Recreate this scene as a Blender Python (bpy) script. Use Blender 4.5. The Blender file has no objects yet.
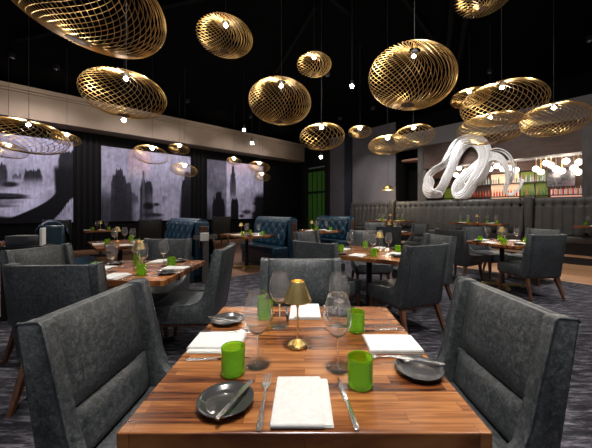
import bpy, bmesh, math, random
from mathutils import Vector, Matrix
R = random.Random(7)
PI = math.pi
S = bpy.context.scene
COL = S.collection
# ------------------------------------------------------------------ room frame
CAM_Z = 1.28
D1 = Vector((.743, .669, 0)).normalized()     # along the mural wall, away from the viewer
D2 = Vector((D1.y, -D1.x, 0))                 # along the banquette wall, towards the viewer's right
O = Vector((6.39, 6.86, 0))                   # a point on the platform riser
A = Vector((-6.89, 9.61, 0))                  # a point on the mural wall
ANG1 = math.atan2(D1.y, D1.x)
ANG2 = math.atan2(D2.y, D2.x)
def W(s, n, z=0): return O + D2*s + D1*n + Vector((0, 0, z))      # banquette frame
def L(t, m, z=0): return A + D1*t + D2*m + Vector((0, 0, z))      # mural wall frame
def sr(px, n):                                 # sight bearing to distance along the banquette wall
    r = (px-304.5)/284; b = O + D1*n
    return (r*b.y-b.x)/(D2.x-r*D2.y)
def wz(px, py, n):
    p = W(sr(px, n), n); return CAM_Z+(211-py)*p.y/284
def tl(px):
    r = (px-304.5)/284
    return (r*A.y-A.x)/(D1.x-r*D1.y)
# ------------------------------------------------------------------ materials
def newmat(name):
    m = bpy.data.materials.new(name); m.use_nodes = True
    nt = m.node_tree; b = nt.nodes['Principled BSDF']; return m, nt, b
def N(nt, t, **k):
    n = nt.nodes.new(t)
    for a, v in k.items():
        if a in n.inputs.keys() if isinstance(a, str) else False: n.inputs[a].default_value = v
        else: setattr(n, a, v)
    return n
def c4(c): return (c[0], c[1], c[2], 1)
def ramp(nt, fac, stops):
    r = nt.nodes.new('ShaderNodeValToRGB'); nt.links.new(fac, r.inputs[0])
    e = r.color_ramp.elements
    while len(e) < len(stops): e.new(.5)
    for i, (p, c) in enumerate(stops): e[i].position = p; e[i].color = c4(c)
    return r.outputs[0]
def plain(name, c, rough=.5, metal=0, spec=.5, coat=0):
    m, nt, b = newmat(name)
    b.inputs['Base Color'].default_value = c4(c); b.inputs['Roughness'].default_value = rough
    b.inputs['Metallic'].default_value = metal; b.inputs['Specular IOR Level'].default_value = spec
    b.inputs['Coat Weight'].default_value = coat
    return m
def noisy(name, stops, scale=20, rough=.5, bump=0, bscale=None, stretch=(1, 1, 1), detail=4, metal=0, spec=.5, dist=0.01, rvar=0):
    m, nt, b = newmat(name)
    tc = nt.nodes.new('ShaderNodeTexCoord'); mp = nt.nodes.new('ShaderNodeMapping'); mp.inputs['Scale'].default_value = stretch
    nt.links.new(tc.outputs['Object'], mp.inputs[0])
    nz = nt.nodes.new('ShaderNodeTexNoise'); nz.inputs['Scale'].default_value = scale; nz.inputs['Detail'].default_value = detail
    nt.links.new(mp.outputs[0], nz.inputs['Vector'])
    nt.links.new(ramp(nt, nz.outputs[0], stops), b.inputs['Base Color'])
    b.inputs['Roughness'].default_value = rough; b.inputs['Metallic'].default_value = metal
    b.inputs['Specular IOR Level'].default_value = spec
    if bump:
        n2 = nt.nodes.new('ShaderNodeTexNoise'); n2.inputs['Scale'].default_value = bscale or scale*3; n2.inputs['Detail'].default_value = 3
        nt.links.new(mp.outputs[0], n2.inputs['Vector'])
        bp = nt.nodes.new('ShaderNodeBump'); bp.inputs['Strength'].default_value = bump; bp.inputs['Distance'].default_value = dist
        nt.links.new(n2.outputs[0], bp.inputs['Height']); nt.links.new(bp.outputs[0], b.inputs['Normal'])
    return m
def emis(name, c, s):
    m, nt, b = newmat(name); b.inputs['Base Color'].default_value = c4(c)
    b.inputs['Emission Color'].default_value = c4(c); b.inputs['Emission Strength'].default_value = s
    return m
def leather(name, dark, mid, light, rough=.38):
    m, nt, b = newmat(name)
    tc = nt.nodes.new('ShaderNodeTexCoord')
    n1 = nt.nodes.new('ShaderNodeTexNoise'); n1.inputs['Scale'].default_value = 52; n1.inputs['Detail'].default_value = 9; n1.inputs['Roughness'].default_value = .68; n1.inputs['Distortion'].default_value = .5
    nt.links.new(tc.outputs['Object'], n1.inputs['Vector'])
    n0 = nt.nodes.new('ShaderNodeTexNoise'); n0.inputs['Scale'].default_value = 4; n0.inputs['Detail'].default_value = 2
    nt.links.new(tc.outputs['Object'], n0.inputs['Vector'])
    mx = nt.nodes.new('ShaderNodeMath'); mx.operation = 'MULTIPLY_ADD'; mx.inputs[1].default_value = .26
    nt.links.new(n0.outputs[0], mx.inputs[0])
    ms = nt.nodes.new('ShaderNodeMath'); ms.operation = 'MULTIPLY'; ms.inputs[1].default_value = .80
    nt.links.new(n1.outputs[0], ms.inputs[0]); nt.links.new(ms.outputs[0], mx.inputs[2])
    cr = nt.nodes.new('ShaderNodeTexVoronoi'); cr.feature = 'DISTANCE_TO_EDGE'; cr.inputs['Scale'].default_value = 55
    wv = nt.nodes.new('ShaderNodeVectorMath'); wv.operation = 'MULTIPLY_ADD'; wv.inputs[1].default_value = (.035, .035, .035)
    nt.links.new(n1.outputs[1], wv.inputs[0]); nt.links.new(tc.outputs['Object'], wv.inputs[2]); nt.links.new(wv.outputs[0], cr.inputs['Vector'])
    crr = ramp(nt, cr.outputs['Distance'], [(0, (.62, .62, .62)), (.14, (1, 1, 1))])
    mc = nt.nodes.new('ShaderNodeMix'); mc.data_type = 'RGBA'; mc.blend_type = 'MULTIPLY'; mc.inputs[0].default_value = 1
    nt.links.new(ramp(nt, mx.outputs[0], [(.40, dark), (.52, mid), (.66, light)]), mc.inputs[6]); nt.links.new(crr, mc.inputs[7])
    nt.links.new(mc.outputs[2], b.inputs['Base Color'])
    vo = nt.nodes.new('ShaderNodeTexVoronoi'); vo.inputs['Scale'].default_value = 190
    nt.links.new(tc.outputs['Object'], vo.inputs['Vector'])
    bp = nt.nodes.new('ShaderNodeBump'); bp.inputs['Strength'].default_value = .25; bp.inputs['Distance'].default_value = .002
    nt.links.new(vo.outputs['Distance'], bp.inputs['Height'])
    b2 = nt.nodes.new('ShaderNodeBump'); b2.inputs['Strength'].default_value = .25; b2.inputs['Distance'].default_value = .006
    nt.links.new(n1.outputs[0], b2.inputs['Height']); nt.links.new(bp.outputs[0], b2.inputs['Normal'])
    nt.links.new(b2.outputs[0], b.inputs['Normal'])
    b.inputs['Roughness'].default_value = rough; b.inputs['Specular IOR Level'].default_value = .55
    return m
def staves(name):                               # walnut butcher block: staves run along local x
    m, nt, b = newmat(name)
    tc = nt.nodes.new('ShaderNodeTexCoord')
    br = nt.nodes.new('ShaderNodeTexBrick'); br.offset = .37; br.offset_frequency = 2; br.squash = 1
    br.inputs['Scale'].default_value = 1; br.inputs['Brick Width'].default_value = .42; br.inputs['Row Height'].default_value = .042
    br.inputs['Mortar Size'].default_value = 0.0006; br.inputs['Bias'].default_value = 0
    br.inputs['Color1'].default_value = (0, 0, 0, 1); br.inputs['Color2'].default_value = (1, 1, 1, 1); br.inputs['Mortar'].default_value = (.2, .2, .2, 1)
    nt.links.new(tc.outputs['Object'], br.inputs['Vector'])
    mp = nt.nodes.new('ShaderNodeMapping'); mp.inputs['Scale'].default_value = (2.2, 34, 8)
    ad = nt.nodes.new('ShaderNodeVectorMath'); ad.operation = 'MULTIPLY_ADD'; ad.inputs[1].default_value = (3, .7, 0)
    nt.links.new(br.outputs['Color'], ad.inputs[0]); nt.links.new(tc.outputs['Object'], ad.inputs[2])
    nt.links.new(ad.outputs[0], mp.inputs[0])
    nz = nt.nodes.new('ShaderNodeTexNoise'); nz.inputs['Scale'].default_value = 1.6; nz.inputs['Detail'].default_value = 6; nz.inputs['Distortion'].default_value = .6
    nt.links.new(mp.outputs[0], nz.inputs['Vector'])
    ma = nt.nodes.new('ShaderNodeMath'); ma.operation = 'MULTIPLY_ADD'; ma.inputs[1].default_value = .26
    nt.links.new(br.outputs['Color'], ma.inputs[0])
    mb = nt.nodes.new('ShaderNodeMath'); mb.operation = 'MULTIPLY'; mb.inputs[1].default_value = .74
    nt.links.new(nz.outputs[0], mb.inputs[0]); nt.links.new(mb.outputs[0], ma.inputs[2])
    nt.links.new(ramp(nt, ma.outputs[0], [(.30, (.035, .010, .004)), (.42, (.125, .036, .011)), (.54, (.25, .088, .024)), (.72, (.44, .185, .058))]), b.inputs['Base Color'])
    b.inputs['Roughness'].default_value = .27; b.inputs['Specular IOR Level'].default_value = .6
    bp = nt.nodes.new('ShaderNodeBump'); bp.inputs['Strength'].default_value = .12; bp.inputs['Distance'].default_value = .002
    nt.links.new(nz.outputs[0], bp.inputs['Height']); nt.links.new(bp.outputs[0], b.inputs['Normal'])
    return m
def thin_glass(name, tint, gloss=.12, body=None, bodyw=0):
    m = bpy.data.materials.new(name); m.use_nodes = True; nt = m.node_tree; nt.nodes.clear()
    out = nt.nodes.new('ShaderNodeOutputMaterial')
    tr = nt.nodes.new('ShaderNodeBsdfTransparent'); tr.inputs[0].default_value = c4(tint)
    gl = nt.nodes.new('ShaderNodeBsdfGlossy'); gl.inputs['Roughness'].default_value = .04
    lw = nt.nodes.new('ShaderNodeLayerWeight'); lw.inputs[0].default_value = .25
    ma = nt.nodes.new('ShaderNodeMath'); ma.operation = 'MULTIPLY_ADD'; ma.inputs[1].default_value = .75; ma.inputs[2].default_value = gloss*.4
    nt.links.new(lw.outputs['Facing'], ma.inputs[0])
    pw = nt.nodes.new('ShaderNodeMath'); pw.operation = 'POWER'; pw.inputs[1].default_value = 2.2
    nt.links.new(ma.outputs[0], pw.inputs[0])
    ad = nt.nodes.new('ShaderNodeMath'); ad.operation = 'ADD'; ad.inputs[1].default_value = gloss*.3; ad.use_clamp = True
    nt.links.new(pw.outputs[0], ad.inputs[0])
    mx = nt.nodes.new('ShaderNodeMixShader'); nt.links.new(ad.outputs[0], mx.inputs[0])
    src = tr.outputs[0]
    if body:
        tl_ = nt.nodes.new('ShaderNodeBsdfTranslucent'); tl_.inputs[0].default_value = c4(body)
        df = nt.nodes.new('ShaderNodeBsdfDiffuse'); df.inputs[0].default_value = c4(body)
        m1 = nt.nodes.new('ShaderNodeMixShader'); m1.inputs[0].default_value = .5
        nt.links.new(tl_.outputs[0], m1.inputs[1]); nt.links.new(df.outputs[0], m1.inputs[2])
        m2 = nt.nodes.new('ShaderNodeMixShader'); m2.inputs[0].default_value = bodyw
        if bodyw < .05:
            p3 = nt.nodes.new('ShaderNodeMath'); p3.operation = 'POWER'; p3.inputs[1].default_value = 3.5; nt.links.new(lw.outputs['Facing'], p3.inputs[0])
            p4 = nt.nodes.new('ShaderNodeMath'); p4.operation = 'MULTIPLY_ADD'; p4.inputs[1].default_value = .5; p4.inputs[2].default_value = bodyw*.5
            nt.links.new(p3.outputs[0], p4.inputs[0]); nt.links.new(p4.outputs[0], m2.inputs[0])
        nt.links.new(tr.outputs[0], m2.inputs[1]); nt.links.new(m1.outputs[0], m2.inputs[2]); src = m2.outputs[0]
    nt.links.new(src, mx.inputs[1]); nt.links.new(gl.outputs[0], mx.inputs[2])
    nt.links.new(mx.outputs[0], out.inputs[0])
    return m
M = dict(
    leather=leather('charcoal_leather', (.030, .033, .035), (.052, .059, .064), (.11, .118, .122)),
    blackleather=leather('black_leather', (.008, .008, .008), (.014, .014, .014), (.03, .03, .03)),
    blue=leather('blue_leather', (.003, .018, .036), (.005, .031, .058), (.012, .06, .10), .28),
    banq=leather('banquette_leather', (.028, .027, .026), (.045, .043, .041), (.075, .07, .066), .5),
    walnut=staves('walnut_staves'),
    leg=noisy('walnut_leg', [(.3, (.05, .018, .008)), (.7, (.16, .06, .025))], 6, .35, 0, stretch=(8, 8, .8)),
    black=plain('black_metal', (.012, .012, .013), .4, .3),
    brass=noisy('brass', [(.3, (.70, .50, .18)), (.7, (.90, .68, .30))], 12, .28, .2, 60, metal=.93, dist=.003),
    gold=plain('gold_wire', (.62, .40, .15), .3, 1),
    cord=plain('black_cord', (.02, .02, .02), .6),
    steel=plain('steel', (.75, .75, .75), .26, 1),
    plate=plain('dark_glaze', (.045, .045, .047), .22, .15, .6, .4),
    napkin=noisy('white_linen', [(.3, (.60, .60, .59)), (.7, (.70, .70, .69))], 60, .85, .25, 500, dist=.001),
    glass=thin_glass('clear_glass', (.955, .96, .96), .36, (.9, .9, .9), .018),
    green=thin_glass('green_glass', (.72, .92, .26), .25, (.42, .74, .03), .26),
    ceil=noisy('black_ceiling', [(.3, (.0007, .0007, .0008)), (.7, (.0013, .0013, .0015))], 3, .9, spec=.03),
    beam=plain('dark_beam', (.003, .003, .0035), .8, 0, .05),
    blackwall=plain('black_wall', (.0015, .0015, .0018), .6, 0, .08),
    beige=noisy('beige_plaster', [(.3, (.155, .115, .083)), (.7, (.185, .14, .105))], 2, .75),
    greywall=noisy('grey_wall', [(.3, (.10, .095, .105)), (.7, (.14, .13, .145))], 1.5, .35),
    whitewall=plain('pale_plaster', (.22, .22, .23), .7),
    brown=noisy('brown_wood', [(.3, (.035, .018, .012)), (.7, (.085, .042, .028))], 5, .5, stretch=(1, 1, 14)),
    pillar=noisy('grey_stone', [(.3, (.035, .033, .032)), (.7, (.085, .08, .078))], 5, .6, .3, 14, stretch=(2, 2, .4)),
    bluemetal=plain('blue_black_metal', (.018, .024, .034), .35, .2),
    greenpanel=noisy('green_panel', [(.3, (.05, .18, .025)), (.7, (.10, .30, .045))], 4, .5, stretch=(6, 6, .3)),
    fluted=plain('fluted_black', (.0025, .0025, .003), .6, 0, .1), oakdark=None, solidglass=None, white=plain('white_paper', (.8, .79, .76), .7),
    sculpt=None, globe=emis('globe_light', (1, .93, .84), 3), bulb=emis('bulb_light', (1, .95, .88), 60),
    lens=emis('lens_light', (1, .95, .88), 4),
)
# white glazed ribbon of the sculpture
m, nt, b = newmat('white_ribbon'); b.inputs['Base Color'].default_value = (.86, .87, .88, 1); b.inputs['Roughness'].default_value = .25
b.inputs['Subsurface Weight'].default_value = .0; b.inputs['Coat Weight'].default_value = .4
M['sculpt'] = m
m, nt, b = newmat('solid_glass'); b.inputs['Transmission Weight'].default_value = .965; b.inputs['Roughness'].default_value = .02; b.inputs['IOR'].default_value = 1.45; b.inputs['Base Color'].default_value = (1, 1, 1, 1)
M['solidglass'] = m
m, nt, b = newmat('green_pressed_glass'); b.inputs['Transmission Weight'].default_value = .72; b.inputs['Roughness'].default_value = .06; b.inputs['IOR'].default_value = 1.4; b.inputs['Base Color'].default_value = (.42, .78, .035, 1)
M['green'] = m
# carpet: grey violet with dark streaks
m, nt, b = newmat('carpet')
tc = nt.nodes.new('ShaderNodeTexCoord'); mp = nt.nodes.new('ShaderNodeMapping'); mp.inputs['Rotation'].default_value = (0, 0, .25); mp.inputs['Scale'].default_value = (1.3, 7.5, 1)
nt.links.new(tc.outputs['Object'], mp.inputs[0])
n1 = nt.nodes.new('ShaderNodeTexNoise'); n1.inputs['Scale'].default_value = 3.6; n1.inputs['Detail'].default_value = 9; n1.inputs['Roughness'].default_value = .78; n1.inputs['Distortion'].default_value = .3
nt.links.new(mp.outputs[0], n1.inputs['Vector'])
nt.links.new(ramp(nt, n1.outputs[0], [(.38, (.012, .012, .015)), (.50, (.032, .031, .039)), (.57, (.105, .10, .12)), (.69, (.26, .25, .285))]), b.inputs['Base Color'])
b.inputs['Roughness'].default_value = .95; b.inputs['Specular IOR Level'].default_value = .1
n2 = nt.nodes.new('ShaderNodeTexNoise'); n2.inputs['Scale'].default_value = 300
nt.links.new(tc.outputs['Object'], n2.inputs['Vector'])
bp = nt.nodes.new('ShaderNodeBump'); bp.inputs['Strength'].default_value = .5; bp.inputs['Distance'].default_value = .004
nt.links.new(n2.outputs[0], bp.inputs['Height']); nt.links.new(bp.outputs[0], b.inputs['Normal'])
M['carpet'] = m
# oak floor boards
m, nt, b = newmat('wood_floor')
tc = nt.nodes.new('ShaderNodeTexCoord'); br = nt.nodes.new('ShaderNodeTexBrick')
br.inputs['Scale'].default_value = 1; br.inputs['Brick Width'].default_value = 1.4; br.inputs['Row Height'].default_value = .12; br.inputs['Mortar Size'].default_value = .003
br.inputs['Color1'].default_value = (.34, .17, .085, 1); br.inputs['Color2'].default_value = (.46, .26, .14, 1); br.inputs['Mortar'].default_value = (.1, .05, .03, 1)
nt.links.new(tc.outputs['Object'], br.inputs['Vector']); nt.links.new(br.outputs[0], b.inputs['Base Color']); b.inputs['Roughness'].default_value = .4
M['oak'] = m
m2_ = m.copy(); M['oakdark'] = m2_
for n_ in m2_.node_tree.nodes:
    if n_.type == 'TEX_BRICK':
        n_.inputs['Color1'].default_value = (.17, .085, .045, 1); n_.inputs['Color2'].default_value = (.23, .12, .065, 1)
# colour-attribute material for the painted murals
m, nt, b = newmat('mural_paint'); at_ = nt.nodes.new('ShaderNodeVertexColor'); at_.layer_name = 'paint'
nt.links.new(at_.outputs[0], b.inputs['Base Color']); b.inputs['Roughness'].default_value = .7; b.inputs['Specular IOR Level'].default_value = .08; M['mural'] = m
# ------------------------------------------------------------------ mesh helpers
def obj(name, bm, mat, parent=None, smooth=False, loc=None, rotz=0):
    me = bpy.data.meshes.new(name)
    bmesh.ops.recalc_face_normals(bm, faces=bm.faces)
    bm.to_mesh(me); bm.free()
    me.materials.append(mat)
    if smooth:
        for p in me.polygons: p.use_smooth = True
        if smooth != 'all':
            try: me.set_sharp_from_angle(angle=math.radians(38))
            except Exception: pass
    o = bpy.data.objects.new(name, me); COL.objects.link(o)
    if parent: o.parent = parent
    if loc is not None: o.location = loc
    if rotz: o.rotation_euler[2] = rotz
    return o
def tag(o, label, cat, group=None, kind=None):
    if label: o['label'] = label
    if cat: o['category'] = cat
    if group: o['group'] = group
    if kind: o['kind'] = kind
    return o
def empty(name, loc=(0, 0, 0), rotz=0, label=None, cat=None, group=None):
    o = bpy.data.objects.new(name, None); COL.objects.link(o); o.location = loc; o.rotation_euler[2] = rotz
    o.empty_display_size = .05
    tag(o, label, cat, group); return o
def struct(name, bm, mat, smooth=False, loc=None, rotz=0):
    o = obj(name, bm, mat, None, smooth, loc, rotz); o['kind'] = 'structure'; return o
def dup(root, loc, rotz=0, label=None, group=None, rot=None, scale=None):
    r = root.copy(); COL.objects.link(r); r.location = loc; r.rotation_euler = rot if rot else (0, 0, rotz)
    if scale: r.scale = (scale,)*3 if not isinstance(scale, tuple) else scale
    if label: r['label'] = label
    if group: r['group'] = group
    for ch in list(root.children):
        c = ch.copy(); COL.objects.link(c); c.parent = r
        for g in list(ch.children):
            d = g.copy(); COL.objects.link(d); d.parent = c
    return r
def box(bm, x0, x1, y0, y1, z0, z1, bev=0, seg=2, mat4=None):
    r = bmesh.ops.create_cube(bm, size=1)
    vs = r['verts']
    for v in vs:
        v.co = Vector((x0+(v.co.x+.5)*(x1-x0), y0+(v.co.y+.5)*(y1-y0), z0+(v.co.z+.5)*(z1-z0)))
    if bev:
        es = list({e for v in vs for e in v.link_edges})
        g = bmesh.ops.bevel(bm, geom=es, offset=bev, segments=seg, profile=.5, affect='EDGES')
        vs = list({v for f in g['faces'] for v in f.verts} | {v for v in vs if v.is_valid})
    if mat4 is not None:
        for v in vs: v.co = mat4 @ v.co
    return vs
def nb(): return bmesh.new()
def boxbm(*a, **k):
    bm = nb(); box(bm, *a, **k); return bm
def prism(bm, poly, y0, y1, bev=0, seg=2, axis='y'):
    f = (lambda p, t: Vector((p[0], t, p[1]))) if axis == 'y' else (lambda p, t: Vector((p[0], p[1], t)))
    a = [bm.verts.new(f(p, y0)) for p in poly]; c = [bm.verts.new(f(p, y1)) for p in poly]
    bm.faces.new(a); bm.faces.new(c[::-1]); n = len(poly)
    for i in range(n): bm.faces.new((a[i], c[i], c[(i+1) % n], a[(i+1) % n]))
    bmesh.ops.recalc_face_normals(bm, faces=bm.faces)
    if bev:
        es = [e for e in {e for v in a+c for e in v.link_edges} if e.calc_face_angle(0) > .6]
        bmesh.ops.bevel(bm, geom=es, offset=bev, segments=seg, profile=.5, affect='EDGES')
def lathe(bm, prof, seg=32, center=(0, 0), closed=False):
    rings = []
    for r, z in prof:
        if r < 1e-6: rings.append([bm.verts.new((center[0], center[1], z))])
        else: rings.append([bm.verts.new((center[0]+r*math.cos(2*PI*i/seg), center[1]+r*math.sin(2*PI*i/seg), z)) for i in range(seg)])
    prs = list(zip(rings, rings[1:]))
    if closed: prs.append((rings[-1], rings[0]))
    for a, b_ in prs:
        for i in range(seg):
            j = (i+1) % seg
            if len(a) == 1 and len(b_) == 1: continue
            if len(a) == 1: bm.faces.new((a[0], b_[i], b_[j]))
            elif len(b_) == 1: bm.faces.new((a[i], b_[0], a[j]))
            else: bm.faces.new((a[i], b_[i], b_[j], a[j]))
def tube(bm, pts, r, sides=6, closed=False, rfun=None, flat=1):
    pts = [Vector(p) for p in pts]; n = len(pts); rings = []
    up = Vector((0, 0, 1)); prev = None
    for i, p in enumerate(pts):
        if closed: t = pts[(i+1) % n]-pts[i-1]
        else: t = pts[min(i+1, n-1)]-pts[max(i-1, 0)]
        t.normalize()
        if prev is None:
            q = up if abs(t.z) < .9 else Vector((1, 0, 0)); u = t.cross(q).normalized()
        else: u = (prev-t*prev.dot(t)).normalized()
        prev = u; v = t.cross(u)
        rr = rfun(i/(n-1)) if rfun else r
        rings.append([bm.verts.new(p+(u*math.cos(2*PI*k/sides)+v*math.sin(2*PI*k/sides)*flat)*rr) for k in range(sides)])
    for i in range(n if closed else n-1):
        a, b_ = rings[i], rings[(i+1) % n]
        for k in range(sides): bm.faces.new((a[k], a[(k+1) % sides], b_[(k+1) % sides], b_[k]))
    if not closed:
        bm.faces.new(rings[0][::-1]); bm.faces.new(rings[-1])
def smoothpath(p, n=6):
    p = [Vector(q) for q in p]; out = []
    for i in range(len(p)-1):
        a, b_, c, d = p[max(i-1, 0)], p[i], p[i+1], p[min(i+2, len(p)-1)]
        for k in range(n):
            t = k/n
            out.append(.5*((2*b_)+(c-a)*t+(2*a-5*b_+4*c-d)*t*t+(3*b_-a-3*c+d)*t**3))
    out.append(p[-1]); return out
def light(name, kind, loc, power, color=(1, .9, .78), radius=.04, rot=None, spot=None, blend=.6):
    l = bpy.data.lights.new(name, kind); l.energy = power; l.color = color
    if kind in ('POINT', 'SPOT'): l.shadow_soft_size = radius
    if kind == 'SPOT': l.spot_size = math.radians(spot or 100); l.spot_blend = blend
    o = bpy.data.objects.new(name, l); COL.objects.link(o); o.location = loc
    if rot: o.rotation_euler = rot
    return o
# ------------------------------------------------------------------ setting
def quad_floor(name, pts, z0, z1, mat, rot=0):
    ca, sa = math.cos(-rot), math.sin(-rot)
    bm = nb(); prism(bm, [(p.x*ca-p.y*sa, p.x*sa+p.y*ca) for p in pts], z0, z1, axis='z')
    return struct(name, bm, mat, rotz=rot)
E = Vector((-1.33, 5.56, 0)); F_ = Vector((4.77, 5.12, 0))
a_ = (F_-E).dot(D1); corner = E+D1*a_
quad_floor('floor', [corner, corner-D1*13, corner-D1*13+D2*14, corner+D2*14], -.06, 0, M['carpet'])
tw = (A-corner).dot(D1)
nwall = -(A-corner).dot(D2)                     # distance from carpet edge to mural wall
w0 = corner-D1*13; w1 = corner+D1*((O-corner).dot(D1))
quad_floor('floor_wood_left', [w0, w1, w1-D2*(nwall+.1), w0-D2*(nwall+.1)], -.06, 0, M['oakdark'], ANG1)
quad_floor('floor_wood_right', [corner, w1, w1+D2*14, corner+D2*14], -.06, 0, M['oak'], ANG2)
sC = -(O-A).dot(D2)                             # s of the room corner
PLAT = .17
# raised platform with a dark riser
bm = nb(); prism(bm, [(W(s, n).x, W(s, n).y) for s, n in ((sC+.2, .03), (7, .03), (7, 1.62), (sC+.2, 1.62))], 0, PLAT, axis='z')
struct('floor_platform', bm, M['oak'])
bm = nb(); box(bm, sC+.2, 7, -.0, .028, 0.0, PLAT+.002)
struct('trim_1', bm, M['black'], loc=W(0, -.0), rotz=ANG2)
CH = 4.9
bm = nb(); box(bm, -12, 16, -6, 19, CH, CH+.1); struct('ceiling', bm, M['ceil'])
# mural wall with its beige bulkhead
tC = (W(sC, 1.1)-A).dot(D1)
bm = nb(); box(bm, -9, tC+.2, 0, .15, 0, CH); struct('wall_left', bm, M['blackwall'], loc=A, rotz=ANG1)
bm = nb(); box(bm, -9, tC-.45, -.65, -.002, 3.87, 4.62); box(bm, -9, tC-.45, -.76, -.002, 4.62, 4.74); box(bm, -9, tC-.45, -.70, -.002, 4.56, 4.62)
struct('wall_left_bulkhead', bm, M['beige'], loc=A, rotz=ANG1)
# fluted black strips on the mural wall between the murals
bm = nb()
for t0, t1 in ((tl(74), tl(100)), (tl(191.5), tl(205)), (tl(264), tl(299))):
    k = t0+.06
    while k < t1-.08: box(bm, k, k+.09, -.03, -.001, 0, 3.75, .008, 1); k += .16
struct('trim_2', bm, M['fluted'], loc=A, rotz=ANG1)
# banquette wall: local x = D2 (s), local y = D1?  (x=s, y=-n after rotation) -> use y = -(n)
def bw(name, parts, mat, smooth=False):
    bm = nb()
    for s0, s1, n0, n1, z0, z1 in parts: box(bm, s0, s1, n0, n1, z0, z1)
    bmesh.ops.recalc_face_normals(bm, faces=bm.faces)
    return struct(name, bm, mat, smooth, loc=O, rotz=ANG2)
NW = 1.12
OT, BT, GT = 2.85, 3.72, 4.30
s330, s347, s353, s396, s418, s424, s582 = [sr(x, NW) for x in (330, 346, 352.5, 396, 418, 423.5, 582)]
s303 = sr(303, NW); s310 = sr(307, NW); s325 = sr(326, NW)
bw('wall_back_grey', [(s330, s347, NW, NW+.15, 0, CH), (s353, s396, NW, NW+.15, 0, CH)], M['greywall'])
bw('trim_3', [(s347, s353, NW-.12, NW+.15, 0, CH)], M['bluemetal'])
bw('trim_4', [(s303-.3, s310, NW-.2, NW+.2, 0, CH), (s325, s330, NW-.1, NW+.2, 0, CH), (s310, s325, NW+.0, NW+.2, 3.6, CH), (s310, s325, NW-.02, NW+.04, wz(320, 171, NW), wz(320, 168, NW)), (s310, s325, NW-.02, NW+.04, wz(320, 193, NW), wz(320, 191, NW))], M['black'])
bw('wall_back_dark', [(s396, s418, NW+.9, NW+1.0, 0, CH), (s396-.02, s396+.06, NW, NW+.9, 0, CH)], M['blackwall'])
bw('wall_right', [(s418, s424, NW-.02, NW+.25, 0, BT), (s582, 7.2, NW-.02, NW+.3, 0, BT)], M['pillar'])
bw('wall_right_low', [(s424, s582, NW+.02, NW+.22, 0, 1.60)], M['pillar'])
bw('wall_right_beam', [(s424, s582, NW+.0, NW+.3, OT, BT)], M['brown'])
bw('wall_right_bulkhead', [(s396, 7.2, NW-.06, NW+.32, BT, GT)], M['whitewall'])
bw('wall_right_upper', [(s396, 7.2, NW+.0, NW+.3, GT, CH)], M['blackwall'])
# bar room beyond the opening
NB = 4.1
bw('wall_bar_back', [(-7.5, 2.0, NB, NB+.1, 0, 3.6)], M['brown'])
bw('ceiling_bar', [(-7.5, 2.0, NW+.34, NB, 3.30, 3.38)], noisy('copper_ceiling', [(.3, (.30, .15, .10)), (.7, (.45, .25, .18))], 2, .4))
bw('floor_bar', [(-7.5, 2.0, 1.65, NB, 0, .1)], M['oak'])
bw('wall_bar_side', [(2.0, 2.1, NW+.35, NB, .0, 3.4)], M['whitewall'])
bw('trim_5', [(s424+.05, s582, NB-.5, NB-.38, 3.12, 3.2)], M['whitewall'])  # pale strip standing in for the line of glow along the bar ceiling
# green cabinet behind the black frame
t = empty('display_cabinet', W(s310, NW+.0, 0), ANG2, 'tall narrow green lit cabinet framed in black by the room corner', 'cabinet')
wd = s325-s310-.01
obj('back_panel', boxbm(.01, wd, .10, .13, 0, 3.58), M['greenpanel'], t)
bm = nb()
for k in range(1, 4): box(bm, wd*k/4-.01, wd*k/4+.01, .05, .09, 0, 3.58)
obj('frame', bm, M['black'], t)
# ceiling beams and track
for i, (p0, p1, w, z) in enumerate([((.9, 1.2), (4.6, 9.5), .08, CH-.14), ((1.15, 1.2), (4.9, 9.5), .08, CH-.14), ((-6, 5.9), (7.5, 2.2), .07, CH-.1), ((-2.2, .4), (2.6, 5.8), .06, CH-.1), ((.2, 4.9), (-2.0, 10.5), .06, CH-.1), ((-3, 1.1), (.8, 5.1), .07, CH-.1)]):
    p0 = Vector(p0).to_3d(); p1 = Vector(p1).to_3d(); d = p1-p0
    bm = boxbm(0, d.length, -w/2, w/2, 0, .1)
    struct('trim_%d' % (i+10), bm, M['beam'], loc=(p0.x, p0.y, z), rotz=math.atan2(d.y, d.x))
# ------------------------------------------------------------------ murals
def sm(a, b_, x):
    t = min(1, max(0, (x-a)/(b_-a))); return t*t*(3-2*t)
def vn(x, y, seed=0):
    def h(i, j):
        n = (i*374761393+j*668265263+seed*982451653) & 0xffffffff
        n = ((n ^ (n >> 13))*1274126177) & 0xffffffff
        return ((n ^ (n >> 16)) & 0xffff)/65535
    i, j = math.floor(x), math.floor(y); fx, fy = x-i, y-j; fx = fx*fx*(3-2*fx); fy = fy*fy*(3-2*fy)
    return (h(i, j)*(1-fx)+h(i+1, j)*fx)*(1-fy)+(h(i, j+1)*(1-fx)+h(i+1, j+1)*fx)*fy
def fb(x, y, s=0): return .55*vn(x, y, s)+.28*vn(2.1*x, 2.1*y, s+1)+.17*vn(4.3*x, 4.3*y, s+2)
def ell(x, y, cx, cy, rx, ry, soft=.25):
    return 1-sm(1-soft, 1+soft, math.hypot((x-cx)/rx, (y-cy)/ry))
def tower(x, y, x0, x1, top, edge=1.2, fade=0):
    e = (fb(x*.9, top, 9)-.5)*7; sh_ = (1-sm(top+1, top+9, y))*(x1-x0)*.10; x0 += sh_; x1 -= sh_; edge += 1.2*sm(top+14, top+40, y)
    return sm(x0-edge, x0+edge*.3, x)*(1-sm(x1-edge*.3, x1+edge, x))*sm(top+e-1, top+e+1.2, y)
mix = lambda a, b_, k: a+(b_-a)*k
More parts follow.
